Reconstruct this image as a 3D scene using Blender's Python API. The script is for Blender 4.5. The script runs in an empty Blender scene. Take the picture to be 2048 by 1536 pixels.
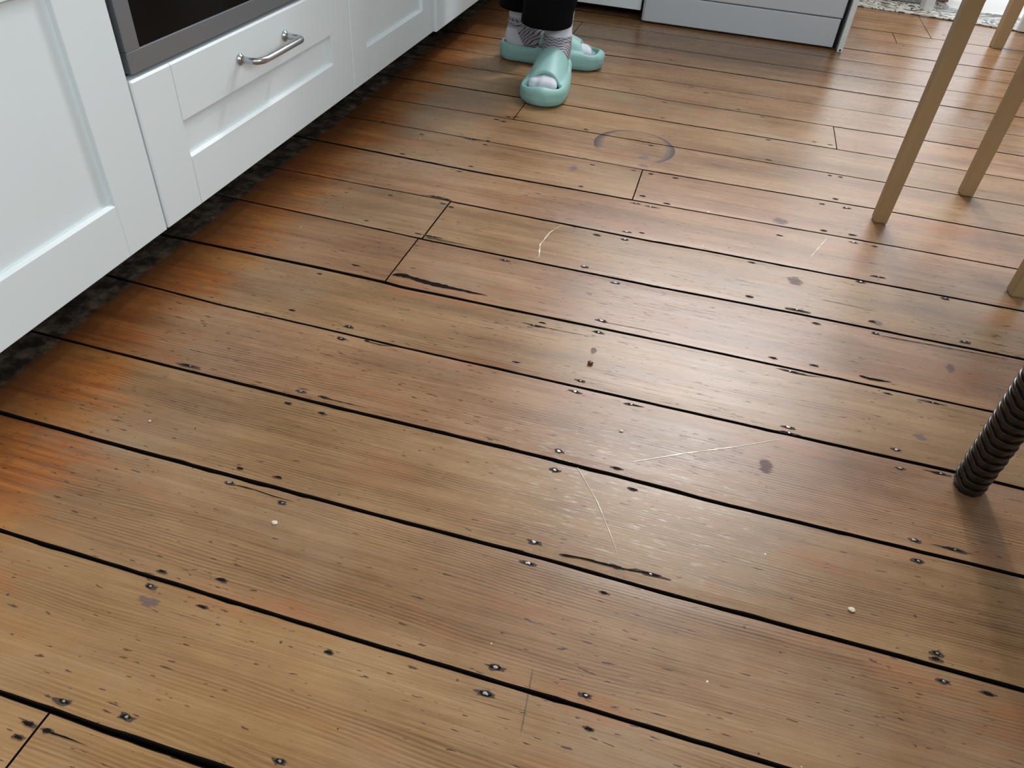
import bpy, bmesh, math, random
import numpy as np
from mathutils import Vector, Matrix
random.seed(7)
scene = bpy.context.scene
COL = scene.collection

# ------------------------------------------------------------------ camera
FPX = 1466.41
yaw, pit, rol = -0.2193022, 0.7095254, 0.0834810
CAM = Vector((0.67236, -0.75599, 0.61397))
fwd = Vector((math.sin(yaw)*math.cos(pit), math.cos(yaw)*math.cos(pit), -math.sin(pit)))
rt = fwd.cross(Vector((0, 0, 1))).normalized()
up = rt.cross(fwd)
r2 = rt*math.cos(rol)+up*math.sin(rol)
u2 = -rt*math.sin(rol)+up*math.cos(rol)
cd = bpy.data.cameras.new('camera')
cam = bpy.data.objects.new('camera', cd)
COL.objects.link(cam)
cd.sensor_width = 36.0
cd.lens = FPX/2048*36.0
cd.clip_start = 0.02
m = Matrix((r2, u2, -fwd)).transposed().to_4x4()
m.translation = CAM
cam.matrix_world = m
scene.camera = cam

# ------------------------------------------------------------------ world, lights, exposure
world = bpy.data.worlds.new('world')
scene.world = world
world.use_nodes = True
bg = world.node_tree.nodes['Background']
bg.inputs[0].default_value = (0.80, 0.90, 1.0, 1)
bg.inputs[1].default_value = 1.0

def area(name, loc, target, sx, sy, power, color):
    l = bpy.data.lights.new(name, 'AREA')
    l.shape = 'RECTANGLE'; l.size = sx; l.size_y = sy
    l.energy = power; l.color = color
    o = bpy.data.objects.new(name, l)
    COL.objects.link(o)
    o.location = loc
    o.rotation_euler = (Vector(target)-Vector(loc)).to_track_quat('-Z', 'Y').to_euler()
    return o
# daylight at the window over the back counter, the garden door and the big window at the right
area('daylight_back_window', (0.86, 2.37, 1.82), (0.60, 0.4, 0.4), 1.12, 1.00, 57, (0.98, 0.98, 1.0))
area('daylight_side_window', (3.12, -1.15, 1.85), (0.0, -0.60, 0.4), 1.25, 0.95, 41, (0.80, 0.93, 1.0))
area('added_front_fill', (1.15, -2.04, 1.75), (0.5, 0.2, 0.3), 1.4, 0.9, 12, (0.93, 0.97, 1.0))  # added fill lamp behind the camera, brightens the foreground; no known window
area('daylight_garden_door', (1.85, 3.75, 1.35), (1.55, 2.4, 0.0), 1.5, 1.9, 13, (0.97, 0.99, 1.0))
scene.view_settings.view_transform = 'Standard'
scene.view_settings.look = 'None'
scene.view_settings.gamma = 1.0
scene.view_settings.use_curve_mapping = False
scene.view_settings.exposure = 0.07

# ------------------------------------------------------------------ helpers
def link(o, parent=None):
    COL.objects.link(o)
    if parent is not None: o.parent = parent
    return o

def tag(o, label=None, cat=None, group=None, kind=None):
    if label: o['label'] = label
    if cat: o['category'] = cat
    if group: o['group'] = group
    if kind: o['kind'] = kind
    return o

def empty(name, loc, rz=0.0):
    o = bpy.data.objects.new(name, None)
    o.empty_display_size = 0.05
    COL.objects.link(o)
    o.location = loc
    o.rotation_euler = (0, 0, rz)
    return o

def obj(name, bm, mat, parent=None, smooth=False, bevel=0.0, seg=2):
    """bmesh -> one linked mesh object"""
    if bevel > 0:
        bmesh.ops.bevel(bm, geom=list(bm.edges), offset=bevel, segments=seg, profile=0.6, affect='EDGES', clamp_overlap=True)
    bmesh.ops.recalc_face_normals(bm, faces=bm.faces)
    me = bpy.data.meshes.new(name)
    bm.to_mesh(me); bm.free()
    for p in me.polygons: p.use_smooth = smooth
    mats = mat if isinstance(mat, (list, tuple)) else [mat]
    for x in mats: me.materials.append(x)
    o = bpy.data.objects.new(name, me)
    return link(o, parent)

def box_bm(x0, x1, y0, y1, z0, z1, bm=None):
    bm = bm or bmesh.new()
    v = [bm.verts.new((x, y, z)) for x in (x0, x1) for y in (y0, y1) for z in (z0, z1)]
    for f in ((0,1,3,2),(4,6,7,5),(0,4,5,1),(2,3,7,6),(0,2,6,4),(1,5,7,3)):
        bm.faces.new([v[i] for i in f])
    return bm

def box(name, mat, x0, x1, y0, y1, z0, z1, parent=None, bevel=0.0):
    return obj(name, box_bm(x0, x1, y0, y1, z0, z1), mat, parent, bevel=bevel)

def prism_bm(pts, axis, a, b, bm=None):
    """closed 2D outline extruded along axis 'y' (pts = x,z) or 'z' (pts = x,y) from a to b"""
    bm = bm or bmesh.new()
    def P(p, t):
        return (p[0], t, p[1]) if axis == 'y' else (p[0], p[1], t) if axis == 'z' else (t, p[0], p[1])
    A = [bm.verts.new(P(p, a)) for p in pts]
    B = [bm.verts.new(P(p, b)) for p in pts]
    bm.faces.new(A); bm.faces.new(B[::-1])
    n = len(pts)
    for i in range(n):
        bm.faces.new((A[i], B[i], B[(i+1) % n], A[(i+1) % n]))
    return bm

def tube_bm(path, rad, n=12, bm=None, cap=True):
    bm = bm or bmesh.new()
    path = [Vector(p) for p in path]
    rads = rad if isinstance(rad, (list, tuple)) else [rad]*len(path)
    prev = None; ref = None
    rings = []
    for i, p in enumerate(path):
        d = (path[min(i+1, len(path)-1)]-path[max(i-1, 0)]).normalized()
        if ref is None:
            ref = d.orthogonal().normalized()
        ref = (ref-d*ref.dot(d)).normalized()
        s = d.cross(ref)
        rings.append([bm.verts.new(p+(ref*math.cos(2*math.pi*k/n)+s*math.sin(2*math.pi*k/n))*rads[i]) for k in range(n)])
    for a, b in zip(rings, rings[1:]):
        for k in range(n):
            bm.faces.new((a[k], a[(k+1) % n], b[(k+1) % n], b[k]))
    if cap:
        bm.faces.new(rings[0][::-1]); bm.faces.new(rings[-1])
    return bm

# ------------------------------------------------------------------ node helpers
class NT:
    """small expression helper over a material's node tree"""
    def __init__(s, name):
        s.m = bpy.data.materials.new(name); s.m.use_nodes = True
        s.t = s.m.node_tree; s.n = s.t.nodes; s.l = s.t.links
        s.b = s.n['Principled BSDF']
    def _in(s, sock, v):
        if isinstance(v, bpy.types.NodeSocket): s.l.new(v, sock)
        elif isinstance(v, (tuple, list)) and len(v) == 3 and sock.type == 'RGBA': sock.default_value = (*v, 1)
        else: sock.default_value = v
    def math(s, op, a, b=0.0, c=0.0, clamp=False):
        n = s.n.new('ShaderNodeMath'); n.operation = op; n.use_clamp = clamp
        s._in(n.inputs[0], a); s._in(n.inputs[1], b); s._in(n.inputs[2], c)
        return n.outputs[0]
    def add(s, a, b): return s.math('ADD', a, b)
    def sub(s, a, b): return s.math('SUBTRACT', a, b)
    def mul(s, a, b): return s.math('MULTIPLY', a, b)
    def smooth(s, x, a, b):
        n = s.n.new('ShaderNodeMapRange'); n.interpolation_type = 'SMOOTHSTEP'
        s._in(n.inputs[0], x); n.inputs[1].default_value = a; n.inputs[2].default_value = b
        return n.outputs[0]
    def mix(s, f, a, b, mode='MIX'):
        n = s.n.new('ShaderNodeMix'); n.data_type = 'RGBA'; n.blend_type = mode
        s._in(n.inputs[0], f); s._in(n.inputs[6], a); s._in(n.inputs[7], b)
        return n.outputs[2]
    def mapping(s, vec, scale=(1, 1, 1), loc=(0, 0, 0), rot=(0, 0, 0)):
        n = s.n.new('ShaderNodeMapping'); s.l.new(vec, n.inputs[0])
        n.inputs[1].default_value = loc; n.inputs[2].default_value = rot; n.inputs[3].default_value = scale
        return n.outputs[0]
    def coords(s): return s.n.new('ShaderNodeTexCoord').outputs['Object']
    def noise(s, vec, scale=5, detail=3, rough=0.5, dist=0.0, out=0):
        n = s.n.new('ShaderNodeTexNoise'); s.l.new(vec, n.inputs['Vector'])
        n.inputs['Scale'].default_value = scale; n.inputs['Detail'].default_value = detail
        n.inputs['Roughness'].default_value = rough; n.inputs['Distortion'].default_value = dist
        return n.outputs[out]
    def ramp(s, f, stops):
        n = s.n.new('ShaderNodeValToRGB'); s.l.new(f, n.inputs[0])
        e = n.color_ramp.elements
        while len(e) < len(stops): e.new(0.5)
        for i, (p, c) in enumerate(stops):
            e[i].position = p; e[i].color = (*c, 1)
        return n.outputs[0]
    def bump(s, h, strength=0.2, dist=0.001):
        n = s.n.new('ShaderNodeBump'); s.l.new(h, n.inputs['Height'])
        n.inputs['Strength'].default_value = strength; n.inputs['Distance'].default_value = dist
        s.l.new(n.outputs[0], s.b.inputs['Normal'])
    def base(s, v): s._in(s.b.inputs['Base Color'], v)
    def rough(s, v): s._in(s.b.inputs['Roughness'], v)

def plain(name, color, rough=0.5, metal=0.0, var=0.06, scale=30, bump=0.0, spec=None, stretch=(1, 1, 1)):
    t = NT(name)
    f = t.noise(t.mapping(t.coords(), stretch), scale, 4, 0.6)
    c = t.mix(f, tuple(x*(1-var) for x in color), tuple(min(1, x*(1+var)) for x in color))
    t.base(c); t.rough(rough)
    t.b.inputs['Metallic'].default_value = metal
    if spec is not None: t.b.inputs['Specular IOR Level'].default_value = spec
    if bump: t.bump(f, bump, 0.0005)
    return t.m
# ---- measured layout (metres): nails, splits, scratches, blots, end joints, chips, board edges
NAILS=[(0.274, -0.0472, 'w'), (0.3076, -0.0394, 'b'), (0.2717, -0.019, 'm'), (0.1201, -0.1646, 's'), (0.2748, -0.1607, 'w'), (0.3055, -0.1615, 'b'), (0.2701, -0.1858, 'b'), (0.3162, -0.1882, 'b'), (0.2729, -0.2972, 'b'), (0.3185, -0.2955, 'b'), (0.2741, -0.319, 'w'), (0.3396, -0.3261, 'm'), (0.1735, 0.0875, 'b'), (0.1813, -0.0113, 'b'), (0.2747, -0.4372, 'b'), (0.333, -0.4281, 'b'), (0.2748, -0.4547, 'm'), (0.3323, -0.4589, 'b'), (0.4617, -0.4649, 'b'), (0.2763, -0.5696, 'm'), (0.3321, -0.5656, 'm'), (0.2809, -0.5933, 'b'), (0.2637, -0.5929, 'b'), (0.2638, -0.6039, 'b'), (0.4668, -0.5603, 'm'), (0.6063, -0.291, 'w'), (0.6065, -0.3181, 'w'), (0.6917, -0.2944, 'b'), (0.7259, -0.2919, 's'), (0.6859, -0.3279, 'b'), (0.607, -0.4335, 'w'), (0.6057, -0.4592, 'w'), (0.6884, -0.4346, 'm'), (0.6969, -0.4621, 'b'), (0.9958, -0.1585, 'w'), (1.035, -0.1579, 's'), (0.9952, -0.1865, 'm'), (0.9977, -0.2949, 'm'), (0.9959, -0.3012, 'b'), (0.999, -0.3231, 'm'), (1.0373, -0.3233, 'b'), (0.4246, 0.2287, 'm'), (0.5477, 0.2581, 'w'), (0.6038, 0.2286, 'w'), (0.6021, 0.1208, 'w'), (0.6017, 0.0911, 'm'), (0.5142, 0.0748, 's'), (0.5106, -0.0139, 'b'), (0.5989, -0.0221, 'm'), (0.5978, -0.0455, 'w'), (0.6697, -0.0449, 'm'), (0.6013, -0.1556, 'w'), (0.6037, -0.1864, 'w'), (0.6708, -0.16, 'b'), (0.6938, -0.1855, 'b'), (0.5212, 0.0851, 'b'), (0.8091, 0.3746, 'b'), (0.8074, 0.2671, 'b'), (0.9076, 0.2294, 'b'), (0.8797, 0.256, 's'), (0.9901, 0.266, 'b'), (1.0122, 0.4067, 's'), (0.9832, 0.3794, 'w'), (1.1126, 0.3785, 'w'), (1.1203, 0.2605, 'w'), (0.8448, 0.1192, 'b'), (0.9003, 0.1221, 'b'), (0.8703, 0.0963, 's'), (0.995, 0.0932, 'b'), (1.0519, 0.0947, 's'), (0.8645, -0.0204, 'w'), (0.8632, -0.0311, 's'), (0.9934, -0.0166, 'w'), (0.9943, -0.0485, 'w'), (1.0386, -0.0416, 's'), (0.9923, 0.2348, 'm'), (0.4392, 0.8186, 'b'), (0.5904, 0.9621, 'b'), (0.83, 0.9339, 'b'), (0.9292, 0.9669, 'b'), (0.9636, 0.9646, 'b'), (0.8312, 0.8206, 'b'), (0.9551, 0.7938, 'b'), (0.976, 0.7953, 'b'), (0.5861, 0.7914, 'b'), (0.4875, 0.6428, 'b'), (0.5693, 0.651, 'b'), (0.6046, 0.6491, 'b'), (0.6531, 0.6507, 'b'), (0.4853, 0.5386, 'b'), (0.6029, 0.5461, 'b'), (0.6496, 0.5332, 'b'), (0.624, 0.5076, 's'), (0.594, 0.5099, 'm'), (0.9341, 0.6505, 'b'), (0.9599, 0.6837, 'b'), (0.9784, 0.6516, 'w'), (0.9311, 0.5396, 'b'), (0.9816, 0.5427, 'b'), (0.9812, 0.5142, 'w'), (1.0166, 0.5136, 'b'), (0.5957, 0.397, 'w'), (0.621, 0.4035, 'b'), (0.5965, 0.3697, 'w'), (0.5486, 0.3666, 'b'), (0.8529, 0.4885, 'b'), (0.0252, 0.6723, 'b'), (0.1244, 0.6444, 'b'), (0.2287, 0.6635, 's'), (0.2606, 0.6696, 'b'), (0.1241, 0.5382, 'b'), (0.2664, 0.5383, 'b'), (0.2618, 0.6479, 'b'), (0.249, 0.3919, 's'), (0.2696, 0.3901, 'b'), (0.2696, 0.3715, 'b'), (0.2856, 0.366, 'b'), (0.1707, 0.2638, 'b'), (0.1714, 0.3654, 'b'), (0.2665, 0.2555, 'b'), (0.213, 0.129, 'b'), (0.2522, 0.5078, 'b'), (0.2635, 0.8151, 'b'), (0.2788, 0.8223, 'b'), (0.2432, 0.7897, 'b'), (0.2606, 0.7852, 'b'), (0.29, 0.2562, 's'), (0.7576, 1.0993, 'b'), (0.6727, 1.181, 'b'), (0.8146, 1.0741, 'b'), (0.5597, 1.4087, 'b'), (0.583, 1.0661, 'b'), (1.2345, 1.9045, 's'), (1.383, 2.1217, 'b')]
CRACKS=[([(0.2759, 0.1247), (0.2886, 0.1296), (0.3371, 0.1233), (0.3731, 0.1227), (0.4282, 0.1225)], 0.0085), ([(0.2807, 0.2506), (0.3069, 0.2507), (0.3372, 0.2507), (0.363, 0.2508)], 0.0018), ([(0.917, 0.3004), (0.9605, 0.2996), (1.0034, 0.2988)], 0.0008), ([(0.96, 0.121), (0.9742, 0.1184), (0.9887, 0.1203), (1.0031, 0.1211)], 0.0045), ([(0.9969, 0.2313), (1.096, 0.235), (1.1506, 0.2366), (1.2038, 0.2356)], 0.0014), ([(0.6338, -0.2976), (0.6603, -0.2946), (0.6871, -0.2946), (0.7074, -0.2936), (0.7324, -0.2916)], 0.0022), ([(0.2783, -0.3199), (0.3041, -0.3193), (0.3274, -0.3209), (0.3517, -0.3206)], 0.0012), ([(0.3059, -0.1623), (0.3337, -0.1621), (0.3665, -0.1618)], 0.0012), ([(0.3081, -0.0404), (0.3274, -0.0414), (0.3477, -0.0385)], 0.0014), ([(0.5156, 0.0753), (0.5571, 0.0757), (0.5999, 0.078)], 0.0007), ([(0.6025, 0.1184), (0.6504, 0.1208), (0.7078, 0.122)], 0.0007), ([(0.2812, -0.5936), (0.2977, -0.5934), (0.3187, -0.5938)], 0.0012), ([(0.8656, 0.0934), (0.8875, 0.0947), (0.914, 0.0987)], 0.001), ([(0.6698, -0.0459), (0.6875, -0.0445)], 0.0015)]
SCR=[([(0.6849, -0.1452), (0.7441, -0.1094), (0.807, -0.0753), (0.8602, -0.0423)], 0.0016), ([(0.6272, -0.1734), (0.6587, -0.2172), (0.6831, -0.2621), (0.6952, -0.2875)], 0.001), ([(0.9042, 0.4294), (0.9418, 0.5265)], 0.0012), ([(0.4734, 0.258), (0.4653, 0.2972), (0.4711, 0.3443), (0.4854, 0.3782)], 0.0022)]
STAINS=[(0.8375, -0.0992, 0.0069, 0.011), (0.8781, 0.3416, 0.0103, 0.0111), (0.8547, 0.5458, 0.0124, 0.0102), (0.4553, 0.6111, 0.0074, 0.0115), (0.5805, 0.7229, 0.0108, 0.0101), (1.0881, 0.1826, 0.0056, 0.01), (1.0251, 0.0164, 0.0074, 0.0049), (0.6037, 0.0468, 0.0039, 0.0056), (0.2825, -0.469, 0.0094, 0.0054), (0.5859, 0.6835, 0.0115, 0.0073), (0.9981, 0.2663, 0.0075, 0.0071)]
JOINTS=[(6, 0.2725), (7, 0.2781), (9, 0.5863), (12, 0.9773), (11, 0.2765), (0, 0.272), (16, 0.2604), (19, 1.2148), (20, 1.3347), (21, 1.3354)]
FL=[(0.3455, -0.352), (0.922, -0.2711), (0.1378, -0.2659), (0.666, -0.0977)]
GP={1: (-0.5786, [(0.223, 0.0001), (0.268, 0.0003), (0.316, -0.0004), (0.424, 0.0)]), 2: (-0.4454, [(0.098, 0.001), (0.335, -0.0004), (0.474, -0.001), (0.643, -0.0003), (0.768, 0.0002), (0.858, 0.0005)]), 3: (-0.3088, [(-0.029, 0.0004), (0.108, -0.0012), (0.466, -0.0001), (0.615, 0.0017), (0.753, -0.0007), (0.949, -0.0001), (1.071, -0.0001)]), 4: (-0.1721, [(-0.096, 0.0013), (0.063, -0.0007), (0.312, -0.0004), (0.599, 0.0021), (0.739, -0.0003), (0.773, -0.0025), (1.102, 0.0008)]), 5: (-0.0336, [(-0.104, 0.0093), (0.08, -0.0007), (0.243, -0.0009), (0.354, -0.0026), (0.724, -0.0008), (1.069, 0.0014), (1.134, -0.0019)]), 6: (0.1026, [(-0.053, -0.001), (0.175, 0.0005), (0.274, -0.0008), (0.299, -0.0043), (0.71, 0.0016), (1.147, 0.0016)]), 7: (0.2455, [(-0.098, 0.0078), (0.148, 0.0017), (0.257, -0.0029), (0.374, -0.0037), (0.656, -0.0041), (0.885, 0.0012), (1.198, 0.0014)]), 8: (0.3851, [(-0.017, 0.0007), (0.257, 0.0019), (0.638, -0.0042), (0.727, -0.0002), (1.231, 0.0016)]), 9: (0.5266, [(-0.095, 0.0063), (0.29, -0.0093), (0.585, -0.0056), (0.932, 0.0015), (1.061, 0.0031), (1.263, 0.0019)]), 10: (0.6686, [(-0.088, 0.0032), (0.585, -0.0058), (1.027, 0.0032), (1.295, -0.0003)]), 11: (0.807, [(-0.0, -0.0043), (0.274, 0.0001), (0.582, -0.0004), (1.061, 0.0002), (1.328, 0.0018)]), 12: (0.9447, [(-0.016, 0.0015), (0.256, -0.0002), (0.358, -0.0008), (1.135, 0.0021), (1.358, -0.0019)]), 13: (1.0895, [(-0.015, 0.0074), (0.532, 0.0037), (0.581, -0.0061), (0.978, -0.0031), (1.126, 0.0009)]), 14: (1.2235, [(0.393, -0.0093), (0.514, 0.0004), (0.962, 0.0025), (1.17, 0.0036)]), 15: (1.3704, [(0.369, -0.0033), (0.493, 0.0039), (0.969, -0.0), (1.207, -0.0005)]), 16: (1.5112, [(0.263, 0.0008), (0.417, -0.0004), (0.975, 0.0), (1.244, -0.0002)]), 17: (1.6615, [(1.022, 0.0008), (1.275, -0.0007)]), 18: (1.7885, [(1.035, -0.0004), (1.313, 0.0004)]), 19: (1.9321, [(1.059, 0.0001), (1.211, -0.0001)]), 20: (2.0521, [(1.212, 0.0077), (1.386, 0.0012), (1.446, -0.0034), (1.576, -0.0042)]), 21: (2.2046, [(1.102, 0.0058), (1.417, -0.0049)])}
# ------------------------------------------------------------------ materials
M_paint = plain('white_satin_paint', (0.72, 0.775, 0.79), 0.38, var=0.01, scale=900)
M_carcass = plain('white_melamine', (0.55, 0.56, 0.55), 0.5, var=0.03)
M_wall = plain('wall_paint', (0.42, 0.40, 0.37), 0.8, var=0.03, scale=60, bump=0.1)
M_ceiling = plain('ceiling_paint', (0.58, 0.57, 0.56), 0.9, var=0.02)
M_trimpaint = plain('trim_paint', (0.72, 0.72, 0.70), 0.4, var=0.02)
M_steel = plain('brushed_steel', (0.27, 0.30, 0.33), 0.36, metal=0.75, var=0.06, scale=60, stretch=(1, 0.03, 1), bump=0.03)
M_handle = plain('satin_steel', (0.50, 0.52, 0.53), 0.26, metal=1.0, var=0.04, scale=80)
M_glass = plain('black_oven_glass', (0.003, 0.003, 0.003), 0.10, var=0.2, spec=0.10)
M_black = plain('black_gap', (0.006, 0.006, 0.006), 0.7, var=0.2)
M_appliance = plain('white_enamel', (0.54, 0.575, 0.615), 0.30, var=0.01)
M_subfloor = plain('dusty_subfloor', (0.020, 0.015, 0.011), 0.95, var=0.5, scale=25)
M_worktop = plain('worktop_laminate', (0.20, 0.16, 0.12), 0.4, var=0.3, scale=20)
M_nailhead = plain('worn_nail_steel', (0.34, 0.35, 0.36), 0.42, metal=0.75, var=0.45, scale=500)
M_hole = plain('grimy_nail_hole', (0.012, 0.009, 0.008), 0.85, var=0.5, scale=400, spec=0.1)
M_grime = plain('grey_iron_stain', (0.080, 0.058, 0.045), 0.7, var=0.6, scale=500, spec=0.15)
M_crack = plain('dark_split', (0.010, 0.008, 0.006), 0.9, var=0.4, scale=300, spec=0.08)
M_scratch = plain('pale_scratch', (0.80, 0.72, 0.62), 0.40, var=0.25, scale=600)

def wood_floor():
    t = NT('worn_varnished_pine')
    P = t.coords()
    sp = t.n.new('ShaderNodeSeparateXYZ'); t.l.new(P, sp.inputs[0])
    X, Y = sp.outputs[0], sp.outputs[1]
    rnd = t.n.new('ShaderNodeObjectInfo').outputs['Random']
    off = t.n.new('ShaderNodeCombineXYZ')
    t._in(off.inputs[0], t.mul(rnd, 37.0)); t._in(off.inputs[1], t.mul(rnd, 11.0)); t._in(off.inputs[2], t.mul(rnd, 53.0))
    av = t.n.new('ShaderNodeVectorMath'); av.operation = 'ADD'
    t.l.new(P, av.inputs[0]); t.l.new(off.outputs[0], av.inputs[1])
    Q = av.outputs[0]
    # grain: long growth lines, slightly wandering
    wob = t.noise(t.mapping(Q, (1.6, 7, 1)), 1.0, 3, 0.5)
    q2 = t.n.new('ShaderNodeSeparateXYZ'); t.l.new(Q, q2.inputs[0])
    yy = t.add(q2.outputs[1], t.mul(wob, 0.055))
    line = t.math('SINE', t.mul(yy, 1700.0))
    line = t.add(t.mul(line, 0.5), 0.5)
    linem = t.noise(t.mapping(Q, (2.2, 26, 1)), 1.0, 3, 0.55)         # where the lines show
    linem = t.smooth(linem, 0.38, 0.66)
    fibre = t.noise(t.mapping(Q, (10, 620, 1)), 1.0, 5, 0.65)         # fine fibres
    fibre2 = t.noise(t.mapping(Q, (4, 130, 1)), 1.0, 4, 0.6)
    broad = t.noise(t.mapping(Q, (2.0, 12, 1)), 1.0, 4, 0.6)
    cloud = t.noise(t.mapping(P, (5, 8, 1)), 1.0, 4, 0.6)
    g = t.add(t.add(t.mul(fibre, 0.34), t.mul(fibre2, 0.18)), t.add(t.mul(broad, 0.22), t.mul(cloud, 0.30)))
    mott = t.noise(t.mapping(P, (45, 80, 1)), 1.0, 5, 0.7)
    g = t.add(g, t.mul(t.sub(mott, 0.12), 0.11))
    g = t.sub(g, t.mul(t.mul(line, linem), 0.135))
    col = t.ramp(g, [(0.36, (0.125, 0.062, 0.026)), (0.50, (0.235, 0.134, 0.064)), (0.60, (0.320, 0.196, 0.100)), (0.74, (0.430, 0.290, 0.160))])
    # each board its own tone: pinkish, yellowish or greyer
    oi = t.n.new('ShaderNodeObjectInfo')
    col = t.mix(1.0, col, oi.outputs['Color'], 'MULTIPLY')
    # worn greyish areas
    wear = t.smooth(t.noise(t.mapping(P, (3.2, 4.4, 1), (3, 1, 0)), 1.0, 5, 0.62), 0.50, 0.72)
    col = t.mix(t.mul(wear, 0.35), col, (0.30, 0.245, 0.185))
    # reddish patches of old stain
    red = t.smooth(t.noise(t.mapping(P, (4, 13, 1), (7, 2, 0)), 1.0, 5, 0.7), 0.55, 0.70)
    col = t.mix(t.mul(red, 0.44), col, (0.36, 0.125, 0.048))
    # old orange varnish still thick along the cabinets
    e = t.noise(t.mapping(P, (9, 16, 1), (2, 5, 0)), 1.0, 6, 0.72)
    e2 = t.noise(t.mapping(P, (30, 150, 1)), 1.0, 4, 0.7)
    near = t.smooth(Y, 0.0, -0.55)                                     # the band is wider nearer the camera
    lim = t.add(0.035, t.mul(near, 0.085))
    d = t.sub(X, lim)
    d = t.sub(d, t.mul(t.sub(e, 0.5), 0.34)); d = t.sub(d, t.mul(t.sub(e2, 0.5), 0.04))
    orange = t.sub(1.0, t.smooth(d, -0.07, 0.07))
    oc = t.mix(t.smooth(fibre2, 0.3, 0.7), (0.22, 0.060, 0.014), (0.45, 0.145, 0.030))
    oc = t.mix(t.smooth(broad, 0.45, 0.7), oc, (0.44, 0.19, 0.045))
    oc = t.mix(t.mul(t.smooth(mott, 0.48, 0.68), 0.6), oc, (0.15, 0.050, 0.015))
    col = t.mix(t.mul(orange, 0.86), col, oc)
    varnish_shade = t.sub(1.0, t.smooth(t.add(X, t.mul(t.sub(e, 0.5), 0.09)), -0.050, 0.065))       # dark varnish, with the shade at the cabinet foot painted in
    col = t.mix(t.mul(varnish_shade, 0.80), col, (0.070, 0.026, 0.009))
    far = t.smooth(t.add(Y, t.mul(t.sub(cloud, 0.5), 0.5)), 0.95, 1.75)
    col = t.mix(t.mul(far, 0.42), col, t.mix(fibre2, (0.17, 0.070, 0.026), (0.33, 0.170, 0.075)))
    # a thin amber film over the nearest boards at the left
    lf = t.mul(t.smooth(Y, -0.30, -0.62), t.sub(1.0, t.smooth(X, 0.25, 0.75)))
    col = t.mix(t.mul(lf, 0.35), col, t.mix(fibre, (0.42, 0.20, 0.055), (0.56, 0.32, 0.12)))
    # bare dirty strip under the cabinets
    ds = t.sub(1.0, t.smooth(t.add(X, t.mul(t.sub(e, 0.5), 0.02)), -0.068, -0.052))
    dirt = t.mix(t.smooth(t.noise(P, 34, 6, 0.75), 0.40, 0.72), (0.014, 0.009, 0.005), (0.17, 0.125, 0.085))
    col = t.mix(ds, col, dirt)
    # small dark flecks along the grain
    fl = t.noise(t.mapping(Q, (55, 300, 1)), 1.0, 2, 0.5)
    flr = t.noise(t.mapping(P, (4, 6, 1), (9, 9, 0)), 1.0, 2, 0.5)
    fleck = t.smooth(t.add(fl, t.mul(flr, 0.16)), 0.755, 0.79)
    col = t.mix(t.mul(fleck, 0.80), col, (0.055, 0.022, 0.010))
    # thin dark checks
    ck = t.noise(t.mapping(Q, (7, 420, 1), (4, 0, 0)), 1.0, 2, 0.5)
    ckm = t.smooth(t.add(ck, t.mul(flr, 0.16)), 0.775, 0.81)
    col = t.mix(t.mul(ckm, 0.45), col, (0.07, 0.032, 0.015))
    # tiny pits and paint specks
    v = t.n.new('ShaderNodeTexVoronoi'); v.feature = 'F1'; t.l.new(P, v.inputs['Vector']); v.inputs['Scale'].default_value = 62
    vs = t.n.new('ShaderNodeSeparateColor'); t.l.new(v.outputs['Color'], vs.inputs[0])
    pit = t.mul(t.math('LESS_THAN', v.outputs['Distance'], t.mul(vs.outputs[1], 0.10)), t.math('GREATER_THAN', vs.outputs[0], 0.80))
    col = t.mix(t.mul(pit, 0.8), col, (0.045, 0.018, 0.010))
    spk = t.mul(t.math('LESS_THAN', v.outputs['Distance'], t.mul(vs.outputs[1], 0.11)), t.math('LESS_THAN', vs.outputs[0], 0.022))
    col = t.mix(spk, col, (0.72, 0.68, 0.62))
    # pale scuffed streaks in the worn middle
    cx = t.sub(X, 0.68); cy = t.sub(Y, -0.19)
    rr = t.math('SQRT', t.add(t.mul(cx, cx), t.mul(t.mul(cy, cy), 2.2)))
    sc = t.smooth(t.noise(t.mapping(P, (42, 380, 1), (1, 1, 0)), 1.0, 4, 0.65), 0.55, 0.66)
    sm_ = t.sub(1.0, t.smooth(rr, 0.05, 0.24))
    col = t.mix(t.mul(t.mul(sc, sm_), 0.62), col, (0.62, 0.55, 0.47))
    # purple-grey ink and rust blots, at their places
    dn = t.mul(t.sub(t.noise(t.mapping(P, (70, 240, 1)), 1.0, 4, 0.65), 0.5), 2.6)
    tot = None
    for (sx, sy, ax, ay) in STAINS:
        a = t.math('DIVIDE', t.sub(X, sx), ax*1.15); b = t.math('DIVIDE', t.sub(Y, sy), ay*1.15)
        r = t.add(t.math('SQRT', t.add(t.mul(a, a), t.mul(b, b))), dn)
        k = t.sub(1.0, t.smooth(r, 0.75, 1.1))
        tot = k if tot is None else t.math('MAXIMUM', tot, k)
    col = t.mix(t.mul(tot, 0.62), col, (0.085, 0.060, 0.085))
    # the dark ring mark left by a hot or wet vessel
    cx = t.sub(X, 0.553); cy = t.sub(Y, 0.772)
    r = t.math('SQRT', t.add(t.mul(cx, cx), t.mul(cy, cy)))
    ca = t.math('DIVIDE', cx, r); sa = t.math('DIVIDE', cy, r)
    side = t.math('POWER', t.math('ABSOLUTE', ca), 3.0)
    din = t.sub(0.0855, r)                                             # inside the outer rim
    wd = t.add(0.0046, t.mul(side, 0.0170))
    inner = t.math('SUBTRACT', 1.0, t.math('DIVIDE', din, wd), clamp=True)
    outer = t.smooth(din, -0.0016, 0.0006)
    open_ = t.smooth(t.add(sa, t.mul(t.smooth(ca, 0.2, 0.8), 0.42)), -0.62, -0.30)
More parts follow.
